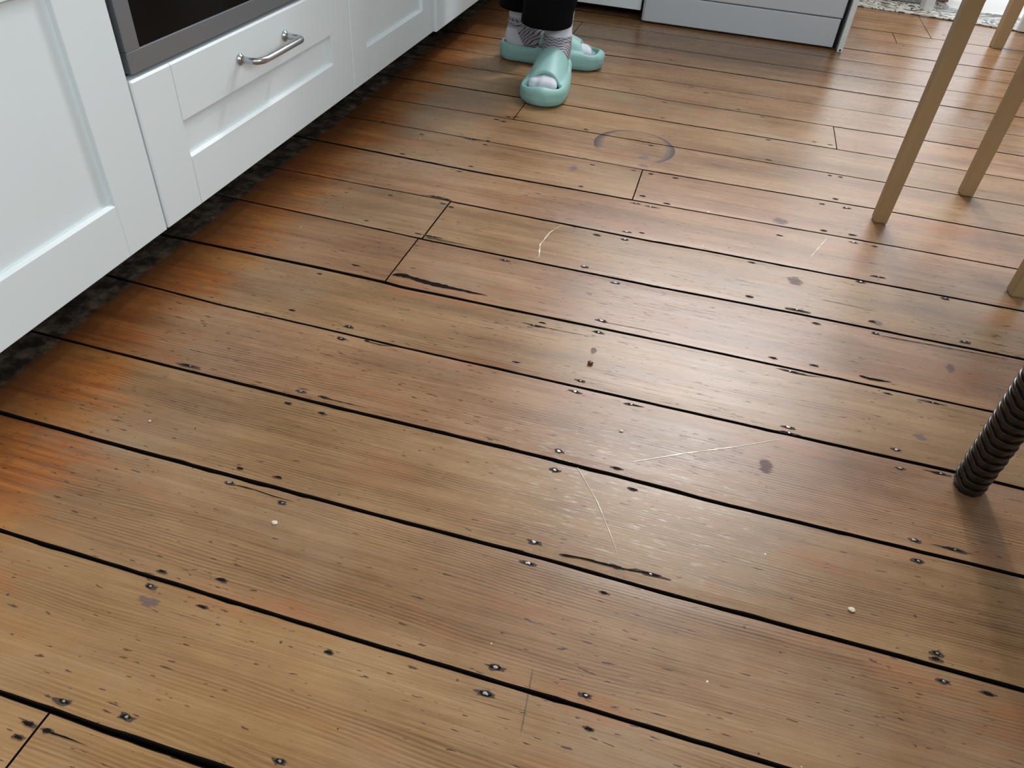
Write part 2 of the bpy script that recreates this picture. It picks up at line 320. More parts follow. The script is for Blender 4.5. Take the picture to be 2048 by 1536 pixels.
    ring = t.mul(t.mul(t.math('POWER', inner, 0.7), outer), open_)
    col = t.mix(t.mul(ring, 0.97), col, (0.018, 0.014, 0.022))
    # pencil mark across two boards
    a = t.math('ABSOLUTE', t.add(t.sub(X, 0.641), t.mul(t.add(Y, 0.45), 0.08)))
    pm = t.mul(t.sub(1.0, t.smooth(a, 0.0003, 0.0012)), t.mul(t.smooth(Y, -0.487, -0.475), t.sub(1.0, t.smooth(Y, -0.432, -0.420))))
    col = t.mix(t.mul(pm, 0.6), col, (0.05, 0.04, 0.03))
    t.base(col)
    rg = t.add(0.36, t.mul(t.sub(fibre2, 0.5), 0.18))
    rg = t.add(rg, t.mul(wear, 0.05)); rg = t.add(rg, t.mul(t.sub(cloud, 0.5), 0.16))
    rg = t.sub(rg, t.mul(t.smooth(Y, 0.7, 1.4), 0.11)); rg = t.sub(rg, t.mul(orange, 0.05)); rg = t.add(rg, t.mul(ds, 0.4)); rg = t.add(rg, t.mul(t.math('MAXIMUM', ring, tot), 0.25))
    t.rough(rg)
    t.b.inputs['Specular IOR Level'].default_value = 0.42
    h = t.add(t.add(t.mul(fibre, 0.5), t.mul(t.mul(line, linem), 0.13)), t.mul(t.sub(1.0, t.math('MAXIMUM', fleck, ckm)), 0.6))
    h = t.add(h, t.mul(broad, 0.8))
    t.bump(h, 0.30, 0.0007)
    return t.m
M_wood = wood_floor()

# ------------------------------------------------------------------ floor of separate boards
RX0, RX1, RY0, RY1 = -0.62, 3.16, -2.10, 2.42
floor = box('floor', M_subfloor, RX0-0.1, RX1+0.1, RY0-0.1, RY1+0.02, -0.10, -0.024)
tag(floor, kind='structure')

def interp(L, x):
    xs = [a for a, _ in L]; ys = [b for _, b in L]
    return float(np.interp(x, xs, ys))
# width of each open joint in metres, as (x, width)
GW = {1: [(0.2, .0014), (0.27, .0028), (0.42, .0052)], 2: [(0.1, .0024), (0.9, .0024)], 3: [(0, .0038), (0.7, .0028), (1.0, .0036)],
      4: [(-.1, .0018), (0.1, .0028), (0.6, .0036), (1.1, .0030)], 5: [(-.1, .0018), (0.3, .0016), (0.7, .0028), (1.1, .0034)],
      6: [(-.1, .0052), (0.27, .0052), (0.6, .0040), (1.1, .0028)], 7: [(-.1, .0014), (0.26, .0012), (0.29, .0030), (0.6, .0044), (1.1, .0040)],
      8: [(-.1, .0012), (0.25, .0014), (0.6, .0030), (1.1, .0024)], 9: [(-.1, .0044), (0.4, .0036), (0.7, .0026), (1.2, .0030)],
      10: [(0, .0014), (0.5, .0022), (1.2, .0026)], 11: [(0, .0014), (1.3, .0010)], 12: [(0, .0020), (1.3, .0018)]}
ys_known = sorted((k, v[0]) for k, v in GP.items())
def gap_y(k, x):
    if k in GP:
        y, L = GP[k]
        base = y+interp(L, x)*0.8
    elif k < 1:
        base = GP[1][0]+(k-1)*0.1375
    else:
        base = GP[21][0]+(k-21)*0.135
    return base
def gap_w(k, x):
    if k in GW: return interp(GW[k], x)
    return 0.0036 if k < 1 else 0.0022
rngs = {}
def jag(k, side, x):
    key = (k, side)
    if key not in rngs:
        r = np.random.RandomState(abs(k)*7+side*3+5)
        pts = r.uniform(-1, 1, 800)
        rngs[key] = pts
    p = rngs[key]
    t = (x+1.0)*55.0
    i = int(t); f = t-i
    return (p[i]*(1-f)+p[i+1]*f)*0.00035 + (0.0006 if p[i] > 0.93 else 0)

JN = {}
for k, x in JOINTS: JN.setdefault(k, []).append(x)
JN[-3] = [0.9]; JN[-6] = [1.5]; JN[4] = [1.9]; JN[8] = [2.1]; JN[14] = [1.75]; JN[18] = [2.3]; JN[2] = [2.3]
boards = []
PK, YL, GY, TN = (1.07, 0.98, 0.97), (1.06, 1.03, 0.94), (0.97, 0.96, 0.96), (1.03, 0.99, 0.96)
TONES = [PK, YL, GY, TN]
TONE = {(1, False): YL, (2, False): TN, (3, False): YL, (4, False): PK, (5, False): YL, (6, False): (0.98, 0.88, 0.84), (6, True): PK,
        (7, False): GY, (7, True): YL, (8, False): PK, (9, False): TN, (9, True): PK, (10, False): TN, (11, False): GY, (11, True): YL, (12, False): YL, (12, True): PK, (13, False): TN, (14, False): TN, (15, False): GY}
K0, K1 = -10, 22
for k in range(K0, K1+1):
    cuts = [RX0]+sorted(JN.get(k, []))+[RX1]
    for a, b in zip(cuts, cuts[1:]):
        x0 = a+(0.0011 if a != RX0 else 0); x1 = b-(0.0011 if b != RX1 else 0)
        n = max(8, int((x1-x0)/0.012)) if k >= 0 else 20
        bm = bmesh.new(); rows = []
        dz = random.uniform(-0.0006, 0.0004)
        for i in range(n+1):
            x = x0+(x1-x0)*i/n
            yl = gap_y(k, x)+gap_w(k, x)/2+jag(k, 1, x)
            yh = gap_y(k+1, x)-gap_w(k+1, x)/2-jag(k+1, 0, x)
            if k == K1: yh = RY1+0.01
            e = 0.0011
            z = dz
            sec = [(yl+0.0006, -0.022), (yl, z-e*0.9), (yl+e, z-0.00015), (yl+0.012, z+0.0002), ((yl+yh)/2, z+0.0003), (yh-0.012, z+0.0002), (yh-e, z-0.00015), (yh, z-e*0.9), (yh-0.0006, -0.022)]
            rows.append([bm.verts.new((x, yy, zz)) for yy, zz in sec])
        for r0, r1 in zip(rows, rows[1:]):
            for j in range(len(r0)):
                j2 = (j+1) % len(r0)
                bm.faces.new((r0[j], r1[j], r1[j2], r0[j2]))
        bm.faces.new(rows[0]); bm.faces.new(rows[-1][::-1])
        bm.faces.ensure_lookup_table()
        for f in bm.faces:
            f.normal_update()
            if abs(f.normal.z) < 0.8 or f.calc_center_median().z < -0.01: f.material_index = 1
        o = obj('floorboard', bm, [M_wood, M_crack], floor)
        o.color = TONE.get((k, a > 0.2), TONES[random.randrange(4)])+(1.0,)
        boards.append((k, a, b, o))

def board_at(x, y):
    for k, a, b, o in boards:
        if a <= x <= b and gap_y(k, x) <= y < gap_y(k+1, x): return o
    return boards[0][3]

# nails: a stained hole drawn out along the grain, some with a worn bright head
def blob(bm, cx, cy, a, b, z, mi, n=14, jit=0.25, rs=random):
    c = bm.verts.new((cx, cy, z))
    vs = []
    for i in range(n):
        t = 2*math.pi*i/n
        r = 1+rs.uniform(-jit, jit)
        vs.append(bm.verts.new((cx+a*r*math.cos(t), cy+b*r*math.sin(t), z-0.00012)))
    for i in range(n):
        f = bm.faces.new((c, vs[i], vs[(i+1) % n])); f.material_index = mi
for (x, y, kd) in NAILS:
    bm = bmesh.new()
    s = 1.0
    if kd == 'b': a, b = 0.0050, 0.0021
    elif kd == 'w': a, b = 0.0062, 0.0030
    elif kd == 'm': a, b = 0.0056, 0.0030
    else: a, b = 0.0125, 0.0024
    a *= random.uniform(0.8, 1.25)*0.85; b *= random.uniform(0.8, 1.1)*0.78
    blob(bm, x, y, a*1.45, b*1.30, 0.00055, 1, jit=0.35)
    blob(bm, x, y, a*(0.8 if kd != 'b' else 1.0), b*0.9, 0.00075, 0, jit=0.25)
    if kd == 'w': blob(bm, x-0.0005, y, 0.0025, 0.0015, 0.0011, 2, n=9, jit=0.35)
    if kd == 'm': blob(bm, x+0.0006, y, 0.0017, 0.0011, 0.0010, 2, n=8, jit=0.3)
    if kd == 's': blob(bm, x+random.uniform(-.003, .003), y, 0.0014, 0.0010, 0.0010, 2, n=8, jit=0.3)
    obj('nail', bm, [M_hole, M_grime, M_nailhead], board_at(x, y), smooth=False)

def ribbon(name, pts, w, mat, z, taper=True, jit=0.3):
    bm = bmesh.new(); L = []
    P = [Vector((x, y, 0)) for x, y in pts]
    fine = []
    for a, b in zip(P, P[1:]):
        m_ = max(3, int((b-a).length/0.006))
        fine += [a.lerp(b, i/m_) for i in range(m_)]
    fine.append(P[-1])
    n = len(fine)
    for i, p in enumerate(fine):
        d = (fine[min(i+1, n-1)]-fine[max(i-1, 0)]).normalized()
        s = Vector((-d.y, d.x, 0))
        t = i/(n-1)
        ww = w*(min(1, (1-t)*2.2+0.08) if taper else 1)*min(1, t*12+0.25)*random.uniform(1-jit, 1+jit)
        j = random.uniform(-jit, jit)*w*0.25
        L.append((bm.verts.new(p+s*(ww/2+j)+Vector((0, 0, z))), bm.verts.new(p-s*(ww/2-j)+Vector((0, 0, z)))))
    for (a, b), (c, d) in zip(L, L[1:]): bm.faces.new((a, b, d, c))
    mid = P[len(P)//2]
    return obj(name, bm, mat, board_at(mid.x, mid.y))
for L, w in CRACKS: ribbon('crack', L, w, M_crack, 0.0006)
for L, w in SCR: ribbon('scratch', L, w*0.8, M_scratch, 0.00058, jit=0.6)
# ------------------------------------------------------------------ room shell
def struct(name, mat, *a, bevel=0.0):
    return tag(box(name, mat, *a, bevel=bevel), kind='structure')
H = 2.60
struct('wall_left', M_wall, -0.74, -0.62, RY0-0.1, 2.54, -0.10, H)
bm = bmesh.new()                                   # back wall: window over the worktop, then the tall garden opening
box_bm(-0.62, 0.28, 2.42, 2.54, -0.10, H, bm); box_bm(0.28, 1.066, 2.42, 2.54, -0.10, 1.27, bm)
box_bm(0.28, 2.60, 2.42, 2.54, 2.37, H, bm); box_bm(2.60, RX1+0.1, 2.42, 2.54, -0.10, H, bm)
tag(obj('wall_back', bm, M_wall), kind='structure')
bm = bmesh.new()
box_bm(RX1, RX1+0.12, RY0, -1.80, -0.10, H, bm); box_bm(RX1, RX1+0.12, -0.50, 2.42, -0.10, H, bm)
box_bm(RX1, RX1+0.12, -1.80, -0.50, -0.10, 1.33, bm); box_bm(RX1, RX1+0.12, -1.80, -0.50, 2.37, H, bm)
tag(obj('wall_right', bm, M_wall), kind='structure')
bm = bmesh.new()
box_bm(-0.62, 0.40, RY0-0.12, RY0, -0.10, H, bm); box_bm(1.90, RX1, RY0-0.12, RY0, -0.10, H, bm)
box_bm(0.40, 1.90, RY0-0.12, RY0, -0.10, 1.25, bm); box_bm(0.40, 1.90, RY0-0.12, RY0, 2.25, H, bm)
tag(obj('wall_front', bm, M_wall), kind='structure')
struct('ceiling', M_ceiling, -0.74, RX1+0.12, RY0-0.12, 2.54, H, H+0.1)

def window(name, axis, c0, c1, z0, z1, at):
    bm = bmesh.new(); w = 0.05
    def bx(a0, a1, b0, b1):
        if axis == 'x': box_bm(a0, a1, at-0.03, at+0.03, b0, b1, bm)
        else: box_bm(at-0.03, at+0.03, a0, a1, b0, b1, bm)
    bx(c0, c1, z0, z0+w); bx(c0, c1, z1-w, z1); bx(c0, c0+w, z0+w, z1-w); bx(c1-w, c1, z0+w, z1-w)
    cm = (c0+c1)/2; bx(cm-0.022, cm+0.022, z0+w, z1-w)
    return tag(obj(name, bm, M_trimpaint), kind='structure')
window('window_1', 'x', 0.28, 1.066, 1.27, 2.37, 2.47)
window('window_2', 'y', -1.80, -0.50, 1.33, 2.37, RX1+0.06)
window('added_window_3', 'x', 0.40, 1.90, 1.25, 2.25, RY0-0.06)  # unseen window frame, added only to go with the front fill lamp

# small spotlight on the ceiling over the sink
sl = empty('ceiling_spotlight', (0.95, 2.15, H)); tag(sl, 'small round ceiling spotlight over the far worktop', 'lamp')
obj('housing', tube_bm([(0, 0, 0), (0, 0, -0.09), (0, 0, -0.091)], [0.045, 0.045, 0.040], 24), M_trimpaint, sl, smooth=False)
ll = bpy.data.lights.new('spotlight_bulb', 'AREA'); ll.shape = 'DISK'; ll.size = 0.11; ll.energy = 26; ll.color = (1.0, 0.97, 0.92)
lo = bpy.data.objects.new('spotlight_bulb', ll); link(lo, sl); lo.location = (0, 0, -0.096)
lo.rotation_euler = (Vector((0.35, 0.4, 0))-Vector((0.95, 2.15, 2.5))).to_track_quat('-Z', 'Y').to_euler()

# ------------------------------------------------------------------ fitted cabinets along the left
def shaker(parent, name, y0, y1, z0, z1, xf=0.0, sw=0.078, bot=0.075, top=0.077, handle=None, left=True, right=True):
    """one framed front: two stiles, two rails and a recessed panel (x = xf is the front face)"""
    fr = empty(name, (0, 0, 0)); fr.parent = parent
    T = 0.018; g = 0.00022; rc = 0.0075; ch = 0.004
    def part(n, bm): return obj(n, bm, M_paint, fr)
    # rail: prism along y with chamfered inner edge; stile: prism along z
    def rail(a, b, za, zb, inner):   # inner = +1 inner edge on top, -1 inner edge below
        if inner > 0: pts = [(xf-T, za), (xf-0.0012, za), (xf, za+0.0012), (xf, zb-ch), (xf-ch, zb), (xf-T, zb)]
        else: pts = [(xf-T, za), (xf-ch, za), (xf, za+ch*0.4), (xf, zb-0.0025), (xf-0.0025, zb), (xf-T, zb)]
        return prism_bm(pts, 'y', a, b)
    def stile(ya, yb, inner):
        if inner > 0: pts = [(xf-T, ya), (xf-0.002, ya), (xf, ya+0.002), (xf, yb-0.0008), (xf-0.0008, yb), (xf-T, yb)]
        else: pts = [(xf-T, ya), (xf-0.0008, ya), (xf, ya+0.0008), (xf, yb-0.002), (xf-0.002, yb), (xf-T, yb)]
        bm = bmesh.new()
        A = []; 
        for zz, k in ((z0, 1), (z0+0.0012, 0), (z1-0.0025, 0), (z1, 2)):
            row = []
            for (px, py) in pts:
                if k and px > xf-0.001: px = xf-(0.0012 if k == 1 else 0.0025)
                row.append(bm.verts.new((px, py, zz)))
            A.append(row)
        n = len(pts)
        for r0, r1 in zip(A, A[1:]):
            for i in range(n): bm.faces.new((r0[i], r0[(i+1) % n], r1[(i+1) % n], r1[i]))
        bm.faces.new(A[0][::-1]); bm.faces.new(A[-1])
        return bm
    part('stile', stile(y0, y0+sw-g, 1)); part('stile', stile(y1-sw+g, y1, -1))
    part('rail', rail(y0+sw+g, y1-sw-g, z0, z0+bot, 1))
    part('rail', rail(y0+sw+g, y1-sw-g, z1-top, z1, -1))
    part('panel', box_bm(xf-T+0.003, xf-rc, y0+sw-0.006, y1-sw+0.006, z0+bot-0.006, z1-top+0.006))
    return fr

def bar_handle(parent, y0, y1, z, x0=0.0, r=0.0052):
    """steel bar on two posts with flared rosettes, lying along y"""
    h = empty('handle', (0, 0, 0)); h.parent = parent
    px = x0+0.033
    path = [(x0, y0, z), (x0+0.016, y0+0.0005, z)]
    for i in range(7):
        a = i/6*math.pi/2
        path.append((px-0.013+0.013*math.sin(a), y0+0.0005+0.020*(1-math.cos(a)), z))
    for i in range(7):
        a = (1-i/6)*math.pi/2
        path.append((px-0.009+0.009*math.sin(a), y1-0.0005-0.009*(1-math.cos(a)), z))
    path += [(x0+0.016, y1-0.0005, z), (x0, y1, z)]
    obj('bar', tube_bm(path, r, 20), M_handle, h, smooth=True)
    for y in (y0, y1):
        pr = [(x0, 0.0082), (x0+0.0012, 0.0086), (x0+0.0028, 0.0082), (x0+0.0040, 0.0062), (x0+0.0052, 0.0050), (x0+0.008, 0.0047)]
        bm = bmesh.new(); rings = []
        for (xx, rr) in pr:
            rings.append([bm.verts.new((xx, y+rr*math.cos(2*math.pi*k/24), z+rr*math.sin(2*math.pi*k/24))) for k in range(24)])
        for a, b in zip(rings, rings[1:]):
            for k in range(24): bm.faces.new((a[k], a[(k+1) % 24], b[(k+1) % 24], b[k]))
        bm.faces.new(rings[0]); bm.faces.new(rings[-1][::-1])
        obj('rosette', bm, M_handle, h, smooth=True)
    return h

def carcass(parent, y0, y1, z1=0.875):
    # open-fronted box of boards behind the fronts
    bm = bmesh.new()
    box_bm(-0.60, -0.021, y0+0.001, y0+0.017, 0.085, z1, bm); box_bm(-0.60, -0.021, y1-0.017, y1-0.001, 0.085, z1, bm)
    box_bm(-0.60, -0.021, y0+0.017, y1-0.017, 0.085, 0.101, bm); box_bm(-0.60, -0.021, y0+0.017, y1-0.017, z1-0.016, z1, bm)
    box_bm(-0.60, -0.592, y0+0.017, y1-0.017, 0.101, z1-0.016, bm)
    obj('carcass', bm, M_carcass, parent)
    for y in (y0+0.06, y1-0.06):
        obj('leg', tube_bm([(-0.16, y, 0.0), (-0.16, y, 0.012), (-0.16, y, 0.0125), (-0.16, y, 0.085)], [0.022, 0.022, 0.014, 0.014], 14), M_black, parent)

def unit(name, label, y0, y1):
    o = empty(name, (-0.3, (y0+y1)/2, 0)); tag(o, label, 'cabinet'); return o
def fix(root):
    # children were built in world space: keep them there
    off = Vector(root.location)
    for c in root.children: c.location = c.location-off

cabA = unit('base_cabinet', 'white framed drawer cabinet nearest the camera, left of the oven', -0.60, 0)
carcass(cabA, -0.60, -0.001)
d = shaker(cabA, 'drawer_front', -0.598, -0.0012, 0.085, 0.476, top=0.077)
d = shaker(cabA, 'drawer_front', -0.598, -0.0012, 0.479, 0.872)
fix(cabA)

cabB = unit('oven_cabinet', 'white cabinet under the oven, framed drawer with a steel bar handle', 0, 0.6)
carcass(cabB, 0.0, 0.601, 0.280)
d = shaker(cabB, 'drawer_front', 0.0022, 0.6005, 0.085, 0.2826, bot=0.075, top=0.0765)
bar_handle(cabB, 0.233, 0.365, 0.2455)
fix(cabB)

oven = empty('oven', (-0.25, 0.30, 0.2885)); tag(oven, 'built-in black glass oven with a brushed steel frame above the drawer', 'oven')
Z0 = 0.2885; Y0, Y1 = 0.0095, 0.5925; GY0, GY1, GZ = 0.0345, 0.5675, 0.3135
box('body', M_black, -0.56, -0.022, Y0+0.002, Y1-0.002, Z0, 0.866, oven)
fr = empty('door', (0, 0, 0)); fr.parent = oven
bm = bmesh.new()
box_bm(-0.022, -0.001, Y0, Y1, Z0, GZ, bm)
obj('frame', bm, M_steel, fr, bevel=0.0012)
bm = box_bm(-0.022, -0.001, Y0, GY0, GZ, 0.76); obj('frame', bm, M_steel, fr, bevel=0.0010)
bm = box_bm(-0.022, -0.001, GY1, Y1, GZ, 0.76); obj('frame', bm, M_steel, fr, bevel=0.0010)
box('glass', M_glass, -0.020, -0.0025, GY0, GY1, GZ, 0.76, fr)
obj('handle', tube_bm([(0, 0.10, 0.72), (0.035, 0.10, 0.72), (0.04, 0.105, 0.72), (0.04, 0.495, 0.72), (0.035, 0.50, 0.72), (0, 0.50, 0.72)], 0.007, 14), M_handle, fr, smooth=True)
box('control_panel', M_steel, -0.022, -0.001, Y0, Y1, 0.764, 0.866, oven, bevel=0.001)
for i in range(3): obj('knob', tube_bm([(-0.002, 0.15+0.15*i, 0.815), (0.018, 0.15+0.15*i, 0.815)], [0.019, 0.016], 20), M_handle, oven)
fix(oven)

cabC = unit('base_cabinet', 'narrow white framed door cabinet just beyond the oven', 0.602, 1.048)
carcass(cabC, 0.603, 1.048)
shaker(cabC, 'door', 0.6035, 1.047, 0.085, 0.872, sw=0.0665, bot=0.066)
fix(cabC)

cabD = unit('base_cabinet', 'farthest white cabinet of the left run, plain slightly proud front', 1.05, 1.74)
carcass(cabD, 1.0495, 1.742)
box('door', M_paint, -0.012, 0.008, 1.0505, 1.738, 0.085, 0.872, cabD, bevel=0.0015)
fix(cabD)

pl = box('plinth_board', M_black, -0.215, -0.200, -0.60, 1.74, 0.001, 0.083)
tag(pl, 'dark plinth board set back beneath the left cabinets', 'plinth')
wt = box('worktop', M_worktop, -0.619, 0.022, -0.62, 1.722, 0.8755, 0.914, bevel=0.002)
tag(wt, 'brown laminate worktop over the left cabinets and oven', 'worktop')

# ------------------------------------------------------------------ back run: dishwasher, panels
cabE = empty('base_cabinet', (0.2, 2.05, 0)); tag(cabE, 'grey-white cabinet in the far corner, left of the dishwasher', 'cabinet')
box('carcass', M_carcass, 0.030, 0.420, 1.785, 2.34, 0.05, 0.875, cabE)
box('door', M_paint, 0.030, 0.420, 1.765, 1.784, 0.030, 0.872, cabE, bevel=0.001)
for y in (1.85, 2.28):
    for x in (0.07, 0.38): obj('leg', tube_bm([(x, y, 0), (x, y, 0.05)], 0.016, 12), M_black, cabE)
fix(cabE)

dw = empty('dishwasher', (0.716, 2.04, 0)); tag(dw, 'white dishwasher standing against the far wall', 'dishwasher')
def rounded_front(name, x0, x1, z0, z1, yb, yf, r=0.012, mat=M_appliance):
    pts = [(x0, yb)]
    for i in range(7):
        a = math.pi+math.pi/2*i/6
        pts.append((x0+r+r*math.cos(a), yf+r+r*math.sin(a)))
    for i in range(5):
        a = -math.pi/2+math.pi/2*i/4
        pts.append((x1-0.003+0.003*math.cos(a), yf+0.003+0.003*math.sin(a)))
    pts.append((x1, yb))
    bm = bmesh.new(); A = []
    for zz, ins in ((z0, 0.003), (z0+0.001, 0.001), (z0+0.003, 0), (z1-0.003, 0), (z1-0.001, 0.001), (z1, 0.003)):
        A.append([bm.verts.new((x, min(yb, y+ins) if i not in (0, len(pts)-1) else y, zz)) for i, (x, y) in enumerate(pts)])
    n = len(pts)
    for r0, r1 in zip(A, A[1:]):
        for i in range(n): bm.faces.new((r0[i], r0[(i+1) % n], r1[(i+1) % n], r1[i]))
    bm.faces.new(A[0][::-1]); bm.faces.new(A[-1])
    o = obj(name, bm, mat, dw, smooth=False)
    return o
rounded_front('kick_panel', 0.4275, 1.0065, 0.006, 0.0845, 1.775, 1.745)
rounded_front('door', 0.4275, 1.0085, 0.0868, 0.845, 1.775, 1.7435, 0.010)
box('body', M_carcass, 0.430, 1.004, 1.7755, 2.33, 0.022, 0.850, dw)
for x in (0.47, 0.965):
    for y in (1.80, 2.29): obj('foot', tube_bm([(x, y, 0.0), (x, y, 0.022)], 0.018, 14), M_black, dw)
fix(dw)
ep = empty('end_panel', (1.025, 2.03, 0)); tag(ep, 'narrow white end panel standing right of the dishwasher', 'panel')
box('board', M_paint, 1.0200, 1.0350, 1.7270, 2.35, 0.0008, 0.872, ep, bevel=0.001)
obj('notch', tube_bm([(1.0280, 1.7262, 0.0065), (1.0280, 1.7275, 0.0065)], 0.0032, 10), M_black, ep)
fix(ep)
wt = box('worktop', M_worktop, -0.619, 1.06, 1.7225, 2.40, 0.8755, 0.914, bevel=0.002)
tag(wt, 'brown laminate worktop over the dishwasher along the far wall', 'worktop')

# ------------------------------------------------------------------ the garden opening at the upper right
t = NT('scroll_pattern_vinyl')
P = t.coords()
wv = t.noise(t.mapping(P, (1, 1, 1)), 9, 1.5, 0.5, 1.8)
lines = t.math('ABSOLUTE', t.sub(t.math('FRACT', t.mul(wv, 7.0)), 0.5))
lace = t.smooth(lines, 0.16, 0.24)
t.base(t.mix(lace, (0.07, 0.066, 0.058), (0.50, 0.475, 0.41))); t.rough(0.5)
M_mat = t.m
M_outpaint = plain('pale_paving', (0.72, 0.70, 0.66), 0.8, var=0.05, scale=8)
M_gray = plain('grey_ribbed_plastic', (0.30, 0.31, 0.31), 0.5, var=0.2, scale=40, stretch=(1, 1, 8))
mt = empty('patterned_mat', (1.5, 2.60, 0)); tag(mt, 'black and cream scroll patterned mat at the bright opening', 'mat')
bm = bmesh.new()
prism = [(1.066, 2.372), (1.33, 2.352), (1.46, 2.345), (1.60, 2.318), (1.70, 2.31), (2.40, 2.30), (2.40, 2.50), (1.47, 2.53), (1.45, 2.86), (1.066, 2.86)]
obj('sheet', prism_bm(prism, 'z', 0.0012, 0.0042), M_mat, mt)
fix(mt)
out = box('floor_outdoors', M_outpaint, 0.9, 3.3, RY1+0.02, 4.2, -0.10, -0.002); out.name = 'outdoor_paving'; tag(out, kind='structure')  # pale outdoor paving slab beyond the opening, not a trim piece
hb = empty('slatted_crate', (1.25, 2.62, 0)); tag(hb, 'grey ribbed crate on the mat behind the dishwasher end panel', 'crate')
box('body', M_gray, 1.10, 1.375, 2.53, 2.70, 0.0045, 0.30, hb, bevel=0.004)
for i in range(12): box('rib', M_gray, 1.105+i*0.0225, 1.115+i*0.0225, 2.524, 2.530, 0.008, 0.29, hb)
fix(hb)
tag(box('trim_2', M_trimpaint, 1.362, 1.392, 2.44, 2.56, 0.0045, 2.08), kind='structure')
bx = box('cardboard_box', plain('brown_card', (0.20, 0.13, 0.10), 0.8, var=0.2), 1.405, 1.475, 2.62, 2.80, 0.0045, 0.16, bevel=0.002)
tag(bx, 'small brown box standing just right of the white door post', 'box')
wp = box('panel_door', M_trimpaint, 1.645, 1.86, 2.295, 2.312, 0.0045, 0.62, bevel=0.002)
tag(wp, 'pale low panel standing at the right end of the patterned mat', 'panel')
# ------------------------------------------------------------------ stools with bent legs
def birch():
    t = NT('birch_veneer'); P = t.coords()
    a = t.noise(t.mapping(P, (90, 90, 4)), 1.0, 4, 0.6)
    b = t.noise(t.mapping(P, (14, 14, 3)), 1.0, 3, 0.5)
    t.base(t.mix(t.add(t.mul(a, 0.6), t.mul(b, 0.4)), (0.285, 0.180, 0.085), (0.44, 0.305, 0.160))); t.rough(0.42)
    t.bump(a, 0.08, 0.0004)
    return t.m
M_birch = birch()
def stool(name, label, loc, rot, s0=0.0265, s1=0.031, R=0.190, top=0.465):
    root = empty(name, loc, rot); tag(root, label, 'stool', 'birch stools at the right')
    # leg profile in the radial plane: x = outward; vertical to z = top-0.09, then bends inward under the seat
    def leg_bm(a):
        bm = bmesh.new(); rows = []
        zb = top-0.030-0.062
        st = []
        for z, sc in ((0.0, 0.90), (0.003, 1.0), (0.10, 1.0), (0.22, 1.0), (zb*0.85, 1.0), (zb, 1.0)):
            s = s0+(s1-s0)*min(1, z/0.36); st.append((R, z, 0.0, s*sc))
        for i in range(1, 9):
            th = math.pi/2*i/8; r = 0.045
            st.append((R-r*(1-math.cos(th)), zb+r*math.sin(th), th, s1))
        st.append((R-0.12, zb+0.045, math.pi/2, s1*0.8))
        for (x, z, th, s) in st:
            # centre line at the middle of the section; normal of the outer face rotates up
            nx, nz = math.cos(th), math.sin(th)
            h = s/2
            c = [(x+nx*h, z+nz*h, -h), (x+nx*h, z+nz*h, h), (x-nx*h, z-nz*h, h), (x-nx*h, z-nz*h, -h)]
            if th == 0: c = [(x+h, z, -h), (x+h, z, h), (x-h, z, h), (x-h, z, -h)]
            rows.append([bm.verts.new((px*math.cos(a)-py*math.sin(a), px*math.sin(a)+py*math.cos(a), pz)) for px, pz, py in c])
        for r0, r1 in zip(rows, rows[1:]):
            for i in range(4): bm.faces.new((r0[i], r0[(i+1) % 4], r1[(i+1) % 4], r1[i]))
        bm.faces.new(rows[0][::-1]); bm.faces.new(rows[-1])
        es = [e for e in bm.edges if abs(e.verts[0].co.z-e.verts[1].co.z) > 0.002 or (e.verts[0].co.z+e.verts[1].co.z) < 0.01]
        bmesh.ops.bevel(bm, geom=es, offset=0.0014, segments=2, profile=0.5, affect='EDGES', clamp_overlap=True)
        return bm
    for i in range(4): obj('leg', leg_bm(i*math.pi/2), M_birch, root)
    bm = bmesh.new(); rings = []
    for z, r in ((top-0.022, 0.170), (top-0.022, 0.176), (top-0.018, 0.180), (top-0.004, 0.180), (top, 0.176), (top, 0.165)):
        rings.append([bm.verts.new((r*math.cos(2*math.pi*k/48), r*math.sin(2*math.pi*k/48), z)) for k in range(48)])
    for a, b in zip(rings, rings[1:]):
        for k in range(48): bm.faces.new((a[k], a[(k+1) % 48], b[(k+1) % 48], b[k]))
    bm.faces.new(rings[0][::-1]); bm.faces.new(rings[-1])
    obj('seat', bm, M_birch, root)
    return root
stool('stool', 'pale birch stool with bent legs, the nearer and larger one', (1.224, 0.626, 0.0), math.radians(1.5), 0.0240, 0.0260)
stool('stool', 'pale birch stool in the distance, one leg on the boards by the mat', (1.728, 2.058, 0.0), math.radians(3), 0.033, 0.037, R=0.20)

